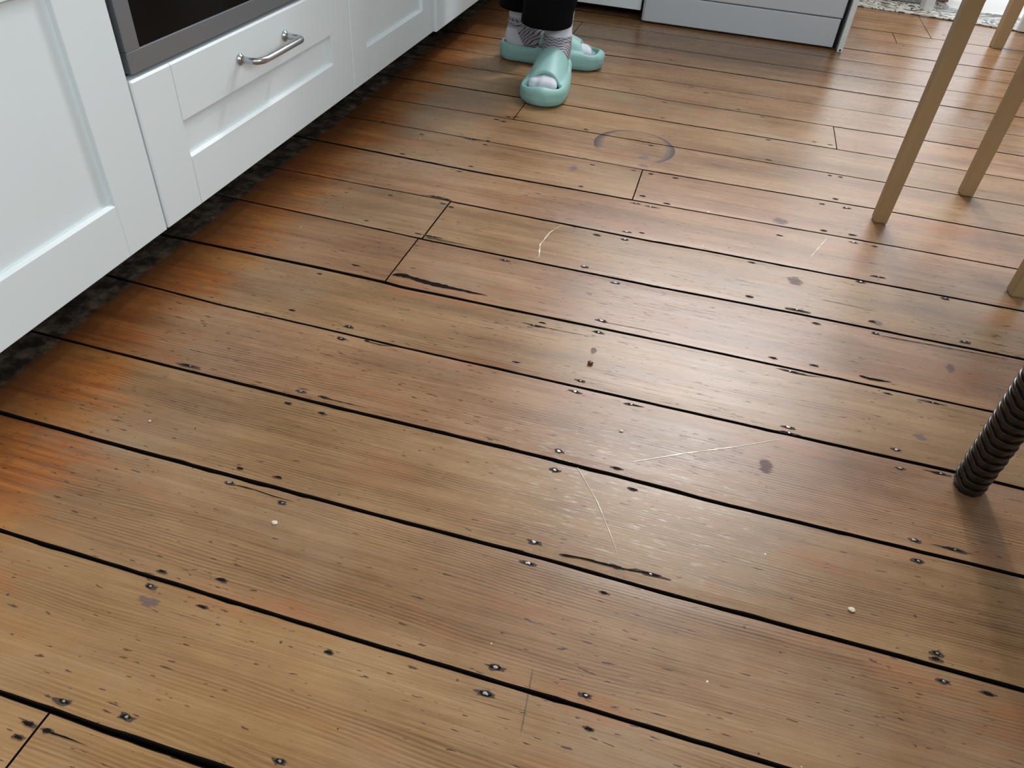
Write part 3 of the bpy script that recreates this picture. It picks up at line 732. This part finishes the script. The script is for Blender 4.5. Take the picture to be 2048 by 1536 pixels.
# ------------------------------------------------------------------ woven dark armchair (one leg in view)
def wicker():
    t = NT('black_brown_resin_weave'); P = t.coords()
    f = t.noise(t.mapping(P, (60, 60, 160)), 1.0, 4, 0.6)
    t.base(t.mix(f, (0.010, 0.008, 0.006), (0.030, 0.023, 0.018))); t.rough(0.30)
    t.bump(f, 0.10, 0.0005)
    return t.m
M_wick = wicker()
chair = empty('woven_armchair', (1.32, -0.32, 0)); tag(chair, 'dark brown woven armchair, one leg in view at the right edge', 'chair')
PITCH = 0.0112
def strand_mesh(phase):
    """one flat band round the leg: lower lip stands proud; woven over and under across columns"""
    bm = bmesh.new(); n = 56; rings = []
    for (zz, dr) in ((0.0000, -0.0006), (0.0001, 0.0004), (0.0060, 0.0011), (0.0101, 0.0019), (0.0109, 0.0017), (0.0111, 0.0000)):
        row = []
        for k in range(n):
            a = 2*math.pi*k/n
            # right half is braided: the band dips and its height steps by half a pitch
            br = 0.5+0.5*math.tanh((math.cos(a+0.95)-0.05)*7)
            wave = 0.0010*math.cos(a*9+phase*math.pi)*br
            dz = -0.0045*br+0.0030*math.sin(a)
            r = 0.0168+dr+wave*0.25
            row.append(bm.verts.new((r*math.cos(a), r*math.sin(a), zz+dz)))
        rings.append(row)
    for a, b in zip(rings, rings[1:]):
        for k in range(n): bm.faces.new((a[k], a[(k+1) % n], b[(k+1) % n], b[k]))
    me = bpy.data.meshes.new('strand'); bmesh.ops.recalc_face_normals(bm, faces=bm.faces); bm.to_mesh(me); bm.free()
    for p in me.polygons: p.use_smooth = True
    me.materials.append(M_wick)
    return me
SM = [strand_mesh(0), strand_mesh(1)]
for (lx, ly) in ((1.068, -0.052), (1.068, -0.60), (1.60, -0.052), (1.60, -0.60)):
    lg = obj('leg', tube_bm([(lx, ly, 0.0), (lx, ly, 0.003), (lx, ly, 0.38)], [0.0150, 0.0160, 0.0195], 20), M_wick, chair)
    for i in range(33):
        z = 0.006+i*PITCH
        s = bpy.data.objects.new('strand', SM[i % 2])
        link(s, lg)
        s.location = (lx, ly, z)
        k = 1.0+0.32*z/0.38
        s.scale = (k, k, 1)
def weave_bm(x0, x1, y0, y1, z0, z1):
    bm = bmesh.new(); n = 14
    for i in range(n):
        a = y0+(y1-y0)*i/n
        box_bm(x0, x1, a+0.001, a+(y1-y0)/n-0.001, z0, z1, bm)
    return bm
obj('seat', weave_bm(1.045, 1.625, -0.62, -0.03, 0.375, 0.405), M_wick, chair, bevel=0.004)
obj('backrest', weave_bm(1.600, 1.635, -0.62, -0.03, 0.410, 0.86), M_wick, chair, bevel=0.004)
for y in (-0.615, -0.065): obj('armrest', box_bm(1.06, 1.60, y, y+0.03, 0.60, 0.63), M_wick, chair, bevel=0.006)
fix(chair)

# ------------------------------------------------------------------ surface nets for the soft shapes
def surface_net(f, lo, hi, h):
    xs = [np.arange(lo[i], hi[i]+h, h) for i in range(3)]
    X, Y, Z = np.meshgrid(*xs, indexing='ij')
    V = f(X, Y, Z)
    nx, ny, nz = [s-1 for s in V.shape]
    S = V < 0
    cnt = np.zeros((nx, ny, nz)); acc = np.zeros((nx, ny, nz, 3))
    def cr(i, j, k): return (slice(i, i+nx), slice(j, j+ny), slice(k, k+nz))
    for ax in range(3):
        for a in (0, 1):
            for b in (0, 1):
                c0 = [0, 0, 0]; o = [i for i in range(3) if i != ax]
                c0[o[0]] = a; c0[o[1]] = b
                c1 = list(c0); c1[ax] = 1
                v0 = V[cr(*c0)]; v1 = V[cr(*c1)]
                mk = (v0 < 0) != (v1 < 0)
                t = np.where(mk, v0/np.where(mk, v0-v1, 1), 0)
                cnt += mk
                for d in range(3):
                    acc[..., d] += np.where(mk, c0[d] if d != ax else t, 0)
    act = cnt > 0
    idx = -np.ones(cnt.shape, int); idx[act] = np.arange(act.sum())
    I, J, K = np.nonzero(act)
    p = acc[act]/cnt[act][:, None]
    verts = np.stack([lo[0]+(I+p[:, 0])*h, lo[1]+(J+p[:, 1])*h, lo[2]+(K+p[:, 2])*h], 1)
    faces = []
    for ax in range(3):
        s0 = [slice(1, n) for n in (nx, ny, nz)]
        s0[ax] = slice(0, (nx, ny, nz)[ax])
        a = S[tuple(s0)]
        s1 = list(s0); s1[ax] = slice(1, (nx, ny, nz)[ax]+1)
        b = S[tuple(s1)]
        mk = a != b
        P = np.argwhere(mk)
        flip = a[mk]
        o = [i for i in range(3) if i != ax]
        base = P.copy()
        for i in o: base[:, i] += 1
        def cell(da, db):
            q = base.copy(); q[:, o[0]] -= da; q[:, o[1]] -= db
            return idx[q[:, 0], q[:, 1], q[:, 2]]
        q = np.stack([cell(0, 0), cell(1, 0), cell(1, 1), cell(0, 1)], 1)
        fl = flip if ax != 1 else ~flip
        q[fl] = q[fl][:, ::-1]
        faces.append(q)
    F = np.concatenate(faces)
    F = F[(F >= 0).all(1)]
    return verts, F
def net_obj(name, f, lo, hi, h, mat, parent=None, smooth_it=2):
    v, F = surface_net(f, lo, hi, h)
    me = bpy.data.meshes.new(name)
    me.from_pydata(v.tolist(), [], F.tolist())
    bm = bmesh.new(); bm.from_mesh(me)
    for _ in range(smooth_it):
        bmesh.ops.smooth_vert(bm, verts=bm.verts, factor=0.5, use_axis_x=True, use_axis_y=True, use_axis_z=True)
    bmesh.ops.recalc_face_normals(bm, faces=bm.faces)
    bm.to_mesh(me); bm.free()
    for p in me.polygons: p.use_smooth = True
    me.materials.append(mat)
    o = bpy.data.objects.new(name, me)
    return link(o, parent)
def smin(a, b, k):
    h = np.clip(0.5+0.5*(b-a)/k, 0, 1)
    return b*(1-h)+a*h-k*h*(1-h)
def smax(a, b, k): return -smin(-a, -b, k)
def caps(X, Y, Z, a, b, ra, rb):
    a = np.array(a); b = np.array(b); d = b-a; L = d@d
    t = np.clip(((X-a[0])*d[0]+(Y-a[1])*d[1]+(Z-a[2])*d[2])/L, 0, 1)
    return np.sqrt((X-a[0]-t*d[0])**2+(Y-a[1]-t*d[1])**2+(Z-a[2]-t*d[2])**2)-(ra+(rb-ra)*t)

# ------------------------------------------------------------------ foam slides
HX, TX = -0.0965, 0.0855; HR, TR = 0.0410, 0.0545
def plan(X, Y):
    d = TX-HX
    yc = 0.004*np.sin(np.clip((X-HX)/d, 0, 1)*math.pi)
    t = np.clip((X-HX)/d, 0, 1)
    return np.sqrt((X-HX-t*d)**2+(Y-yc)**2)-(HR+(TR-HR)*(t*t*(3-2*t)))
def slide_sdf(X, Y, Z):
    pl_ = plan(X, Y)
    rimz = np.interp(X, [-0.14, -0.10, -0.03, 0.04, 0.09, 0.14], [0.046, 0.043, 0.042, 0.044, 0.0425, 0.0385])
    flare = 0.0055*np.clip(1-Z/0.018, 0, 1)**2 + 0.004*np.clip((Z-0.028)/0.02, 0, 1)
    body = smax(smax(pl_+flare, Z-rimz, 0.012), -Z+0.0, 0.006)
    cav = smax(pl_+0.0125, 0.0235-Z, 0.010)
    body = smax(body, -cav, 0.005)
    W = np.maximum(0.02, -(plan(X, np.zeros_like(X)))+0.0)
    W = np.interp(X, [-0.10, -0.02, 0.05, 0.0855, 0.12, 0.137], [0.045, 0.0495, 0.0540, 0.0545, 0.042, 0.024])
    Hh = np.interp(X, [-0.10, -0.055, -0.02, 0.01, 0.04, 0.07, 0.10, 0.125, 0.14], [0.116, 0.107, 0.096, 0.087, 0.0765, 0.065, 0.053, 0.0440, 0.038])
    e = np.sqrt((Y/W)**2+(Z/Hh)**2)
    g = np.sqrt((Y/W**2)**2+(Z/Hh**2)**2)/np.maximum(e, 1e-4)
    dome = (e-1)/np.maximum(g, 1e-3)*1.0
    Wi = W-0.0085; Hi = Hh-0.0085
    ei = np.sqrt((Y/Wi)**2+(Z/Hi)**2)
    gi = np.sqrt((Y/Wi**2)**2+(Z/Hi**2)**2)/np.maximum(ei, 1e-4)
    domei = (ei-1)/np.maximum(gi, 1e-3)
    xs = -0.014-13*Y*Y
    sh = smax(dome, -domei, 0.003)
    sh = smax(sh, xs-X, 0.008)
    sh = smax(sh, pl_+0.001, 0.008)
    sh = smax(sh, 0.016-Z, 0.004)
    f = smin(body, sh, 0.008)
    hole = np.sqrt(((X-0.0995)/0.0240)**2+((Y+0.003)/0.0425)**2)-1
    hole = smax(hole*0.028, 0.0265-Z, 0.004)
    f = smax(f, -hole, 0.0035)
    slot = np.sqrt(((X+0.015)/0.019)**2+((Z-0.0480)/0.0046)**2)-1
    slot = smax(slot*0.0055, 0.032-Y, 0.002)
    f = smax(f, -slot, 0.002)
    return smax(f, -Z+0.0006, 0.003)
t = NT('mint_foam'); P = t.coords()
f1 = t.noise(P, 700, 3, 0.6)
t.base(t.mix(t.noise(P, 18, 4, 0.6), (0.250, 0.470, 0.445), (0.305, 0.535, 0.505))); t.rough(0.50)
t.bump(f1, 0.10, 0.0004)
t.b.inputs['Subsurface Weight'].default_value = 0.08
t.b.inputs['Subsurface Radius'].default_value = (0.004, 0.006, 0.006)
M_mint = t.m
FA = (Vector((0.302, 1.036, 0.0)), math.radians(-86.0))     # front foot: toe towards the camera
FB = (Vector((0.259, 1.236, 0.0)), math.radians(6.0))       # rear foot: toe to the right

# ------------------------------------------------------------------ person: socks and trousers
person = empty('person', (0.24, 1.15, 0)); tag(person, 'person standing in black trousers, patterned socks and mint slides', 'person')
s1_ = net_obj('slipper', slide_sdf, (-0.145, -0.060, -0.003), (0.145, 0.060, 0.118), 0.0019, M_mint, person)
s2_ = bpy.data.objects.new('slipper', s1_.data); link(s2_, person)
for o, (l, a) in ((s1_, FA), (s2_, FB)):
    o.location = l-person.location; o.rotation_euler = (0, 0, a)
s2_.scale = (1, -1, 1)
s1_['label'] = 'mint foam slide in front, open toe pointing at the camera'
s2_['label'] = 'mint foam slide behind, toe pointing right'
def foot_sdf(X, Y, Z):
    f = caps(X, Y, Z, (-0.088, 0, 0.056), (-0.074, 0, 0.30), 0.0295, 0.040)
    f = smin(f, caps(X, Y, Z, (-0.092, 0, 0.050), (0.02, 0.0, 0.045), 0.0285, 0.025), 0.02)
    f = smin(f, caps(X, Y, Z, (-0.068, 0, 0.083), (0.03, 0.002, 0.040), 0.028, 0.021), 0.03)
    f = smin(f, caps(X, Y, Z, (0.0, 0.014, 0.044), (0.094, 0.018, 0.0350), 0.0205, 0.0135), 0.014)
    f = smin(f, caps(X, Y, Z, (0.0, -0.012, 0.042), (0.086, -0.025, 0.0350), 0.0205, 0.0120), 0.016)
    f = smin(f, caps(X, Y, Z, (0.05, 0.0, 0.040), (0.092, -0.002, 0.0355), 0.0180, 0.0140), 0.012)
    f = smax(f, 0.0262-Z, 0.006)
    return smax(f, Z-0.24, 0.004)
def sock_mat():
    t = NT('zigzag_knit'); P = t.coords()
    sp = t.n.new('ShaderNodeSeparateXYZ'); t.l.new(P, sp.inputs[0]); X, Y, Z = sp.outputs
    phi = t.math('ARCTAN2', t.sub(Z, 0.020), t.add(X, 0.105))
    leg = t.smooth(Z, 0.078, 0.100)
    s = t.add(t.mul(t.math('MINIMUM', phi, 1.15), 0.080), t.math('MAXIMUM', t.sub(Z, 0.078), 0.0))
    arc1 = t.mul(t.math('ARCTAN2', Y, t.sub(Z, 0.030)), 0.030)
    arc2 = t.mul(t.math('ARCTAN2', Y, t.add(X, 0.080)), 0.034)
    arc = t.add(t.mul(arc1, t.sub(1.0, leg)), t.mul(arc2, leg))
    zig = t.math('PINGPONG', arc, 0.0065)
    v = t.math('FRACT', t.math('DIVIDE', t.add(s, t.mul(zig, 0.85)), 0.0100))
    ln = t.sub(1.0, t.smooth(t.math('ABSOLUTE', t.sub(v, 0.5)), 0.10, 0.17))
    # plain zones: cuff, heel and toes
    toe = t.smooth(t.add(X, t.mul(zig, 0.8)), 0.070, 0.074)
    cuff = t.smooth(t.add(Z, t.mul(zig, 0.0)), 0.104, 0.1065)
    hd = t.add(t.mul(t.add(X, 0.105), 1.0), t.mul(t.sub(Z, 0.03), 0.55))
    heel = t.sub(1.0, t.smooth(hd, 0.040, 0.043))
    heel = t.mul(heel, t.sub(1.0, t.smooth(Z, 0.078, 0.081)))
    pl_ = t.math('MAXIMUM', t.math('MAXIMUM', toe, cuff), heel)
    kn = t.noise(t.mapping(P, (1, 1, 1)), 900, 2, 0.5)
    knit = t.mix(kn, (0.33, 0.325, 0.365), (0.47, 0.46, 0.50))
    c = t.mix(ln, knit, (0.030, 0.030, 0.060))
    c = t.mix(pl_, c, t.mix(kn, (0.56, 0.60, 0.68), (0.70, 0.73, 0.80)))
    t.base(c); t.rough(0.9); t.bump(kn, 0.25, 0.0006)
    return t.m
M_sock = sock_mat()
k1 = net_obj('sock', foot_sdf, (-0.130, -0.052, 0.022), (0.120, 0.052, 0.250), 0.0024, M_sock, person, 1)
k2 = bpy.data.objects.new('sock', k1.data); link(k2, person)
for o, (l, a) in ((k1, FA), (k2, FB)):
    o.location = l-person.location; o.rotation_euler = (0, 0, a)
k2.scale = (1, -1, 1)
def ank(F, x, z): 
    l, a = F
    return (l.x+x*math.cos(a)-person.location.x, l.y+x*math.sin(a)-person.location.y, z)
A1 = ank(FA, -0.072, 0.06); B1 = ank(FB, -0.080, 0.06)
TRA = (A1[0]-0.030, A1[1]-0.030); TRB = (B1[0]-0.000, B1[1]-0.022)
def trouser_sdf(X, Y, Z):
    def leg(c, hip, hem, ra):
        f = caps(X, Y, Z, (c[0], c[1], 0.05), (hip[0], hip[1], 0.50), ra, 0.072)
        f = smin(f, caps(X, Y, Z, (hip[0], hip[1], 0.48), (hip[0]*0.8, hip[1]*0.8, 0.86), 0.072, 0.088), 0.05)
        f = f+0.0022*np.sin(Z*95+np.sin(X*60)*1.5)*np.clip(1-Z/0.5, 0, 1)
        return smax(f, hem-Z, 0.008)
    a = leg(TRA, (0.055, -0.030), 0.128, 0.058)
    b = leg(TRB, (-0.060, 0.035), 0.128, 0.054)
    f = smin(a, b, 0.01)
    pel = np.sqrt((X/0.17)**2+(Y/0.12)**2+((Z-0.92)/0.16)**2)-1
    f = smin(f, pel*0.11, 0.05)
    return smax(f, Z-1.0, 0.01)
M_trouser = plain('black_jersey', (0.0035, 0.0035, 0.004), 0.95, var=0.3, scale=300, bump=0.1, spec=0.1)
net_obj('trousers', trouser_sdf, (-0.22, -0.20, 0.10), (0.22, 0.20, 1.03), 0.0065, M_trouser, person, 2)

# upper body: dark hooded top with both hands in its front pocket, head and hair
SD = Vector((0.70, -0.71, 0))                       # facing direction between the two feet
def loc_(X, Y): return X*SD.x+Y*SD.y, -X*SD.y+Y*SD.x   # forward, left
def top_sdf(X, Y, Z):
    F, L = loc_(X, Y)
    f = np.sqrt((L/0.205)**2+(F/0.125)**2+((Z-1.16)/0.34)**2)-1
    f = f*0.13
    f = smin(f, caps(F, L, Z, (-0.01, 0.13, 1.36), (-0.01, -0.13, 1.36), 0.075, 0.075), 0.06)
    for s in (1, -1):
        f = smin(f, caps(F, L, Z, (-0.01, 0.185*s, 1.36), (-0.03, 0.275*s, 1.10), 0.058, 0.048), 0.03)
        f = smin(f, caps(F, L, Z, (-0.03, 0.275*s, 1.10), (0.125, 0.095*s, 1.00), 0.047, 0.040), 0.03)
    f = smin(f, caps(F, L, Z, (0.115, 0.09, 1.00), (0.115, -0.09, 1.00), 0.052, 0.052), 0.03)
    f = smin(f, caps(F, L, Z, (-0.02, 0, 1.42), (-0.03, 0, 1.46), 0.075, 0.070), 0.04)
    return smax(f, 0.90-Z, 0.02)
M_top = plain('charcoal_fleece', (0.020, 0.020, 0.024), 0.95, var=0.3, scale=200, bump=0.1, spec=0.1)
net_obj('hooded_top', top_sdf, (-0.36, -0.36, 0.86), (0.36, 0.36, 1.56), 0.012, M_top, person, 2)
def head_sdf(X, Y, Z):
    F, L = loc_(X, Y)
    f = (np.sqrt((L/0.074)**2+((F-0.005)/0.092)**2+((Z-1.640)/0.112)**2)-1)*0.078
    f = smin(f, caps(F, L, Z, (0.045, 0, 1.585), (0.060, 0, 1.572), 0.034, 0.024), 0.03)
    f = smin(f, caps(F, L, Z, (-0.02, 0, 1.44), (-0.015, 0, 1.56), 0.054, 0.052), 0.03)
    f = smin(f, caps(F, L, Z, (0.094, 0, 1.655), (0.112, 0, 1.622), 0.008, 0.013), 0.012)
    for s in (1, -1):
        f = smin(f, caps(F, L, Z, (-0.002, 0.077*s, 1.655), (-0.002, 0.075*s, 1.618), 0.012, 0.008), 0.006)
        f = smax(f, -caps(F, L, Z, (0.094, 0.030*s, 1.652), (0.094, 0.034*s, 1.652), 0.011, 0.011), 0.010)
    f = smin(f, caps(F, L, Z, (0.090, 0.018, 1.592), (0.090, -0.018, 1.592), 0.007, 0.007), 0.005)
    return f
M_skin = plain('skin', (0.55, 0.34, 0.25), 0.5, var=0.06)
hd_ = net_obj('head', head_sdf, (-0.14, -0.14, 1.42), (0.14, 0.14, 1.78), 0.0045, M_skin, person, 1)
M_eye = plain('dark_iris', (0.10, 0.06, 0.04), 0.15, var=0.4)
for s in (1, -1):
    bm = bmesh.new(); bmesh.ops.create_icosphere(bm, subdivisions=2, radius=0.0105)
    e_ = obj('eye', bm, M_eye, person, smooth=True)
    p_ = SD*0.086+Vector((-SD.y, SD.x, 0))*0.031*s; e_.location = (p_.x, p_.y, 1.652)
def hair_sdf(X, Y, Z):
    F, L = loc_(X, Y)
    f = (np.sqrt((L/0.086)**2+((F+0.008)/0.104)**2+((Z-1.655)/0.120)**2)-1)*0.088
    f = smin(f, caps(F, L, Z, (-0.060, 0, 1.65), (-0.062, 0, 1.50), 0.055, 0.045), 0.04)
    cut = smin(F-0.040+np.clip(Z-1.68, 0, 1)*-0.9, 1.600-Z+F*0.9+0.06, 0.01)
    return smax(f, np.where(Z < 1.715, F-0.028, F-0.075), 0.01)
M_hair = plain('brown_hair', (0.060, 0.032, 0.018), 0.5, var=0.4, scale=60, stretch=(6, 6, 0.5))
net_obj('hair', hair_sdf, (-0.17, -0.17, 1.42), (0.17, 0.17, 1.80), 0.006, M_hair, person, 2)

# ------------------------------------------------------------------ crumbs on the boards
def bit(name, x, y, r, hgt, mat, label, cat):
    bm = bmesh.new()
    bmesh.ops.create_icosphere(bm, subdivisions=2, radius=1)
    for v in bm.verts:
        k = 1+random.uniform(-0.22, 0.22)
        v.co = Vector((v.co.x*r*k, v.co.y*r*0.75*k, v.co.z*hgt*k))
    o = obj(name, bm, mat, smooth=True)
    o.location = (x, y, hgt*0.9+0.0006)
    return tag(o, label, cat)
bit('crumb', 0.6046, 0.0172, 0.0042, 0.0022, plain('rusty_crumb', (0.13, 0.030, 0.012), 0.4, var=0.6, scale=400), 'tiny red-brown crumb lying in the middle of the floor', 'crumb')
M_chip = plain('plaster_chip', (0.72, 0.66, 0.52), 0.7, var=0.1, scale=300)
LB = ['pale plaster chip on the boards at the lower left', 'pale plaster chip on the boards at the lower right', 'tiny pale chip on the boards below the nearest cabinet', 'small white chip on the worn middle of the floor']
for (x, y), s, L in zip(FL, (0.0034, 0.0038, 0.0018, 0.0026), LB): bit('paint_chip', x, y, s, 0.0006, M_chip, L, 'debris')
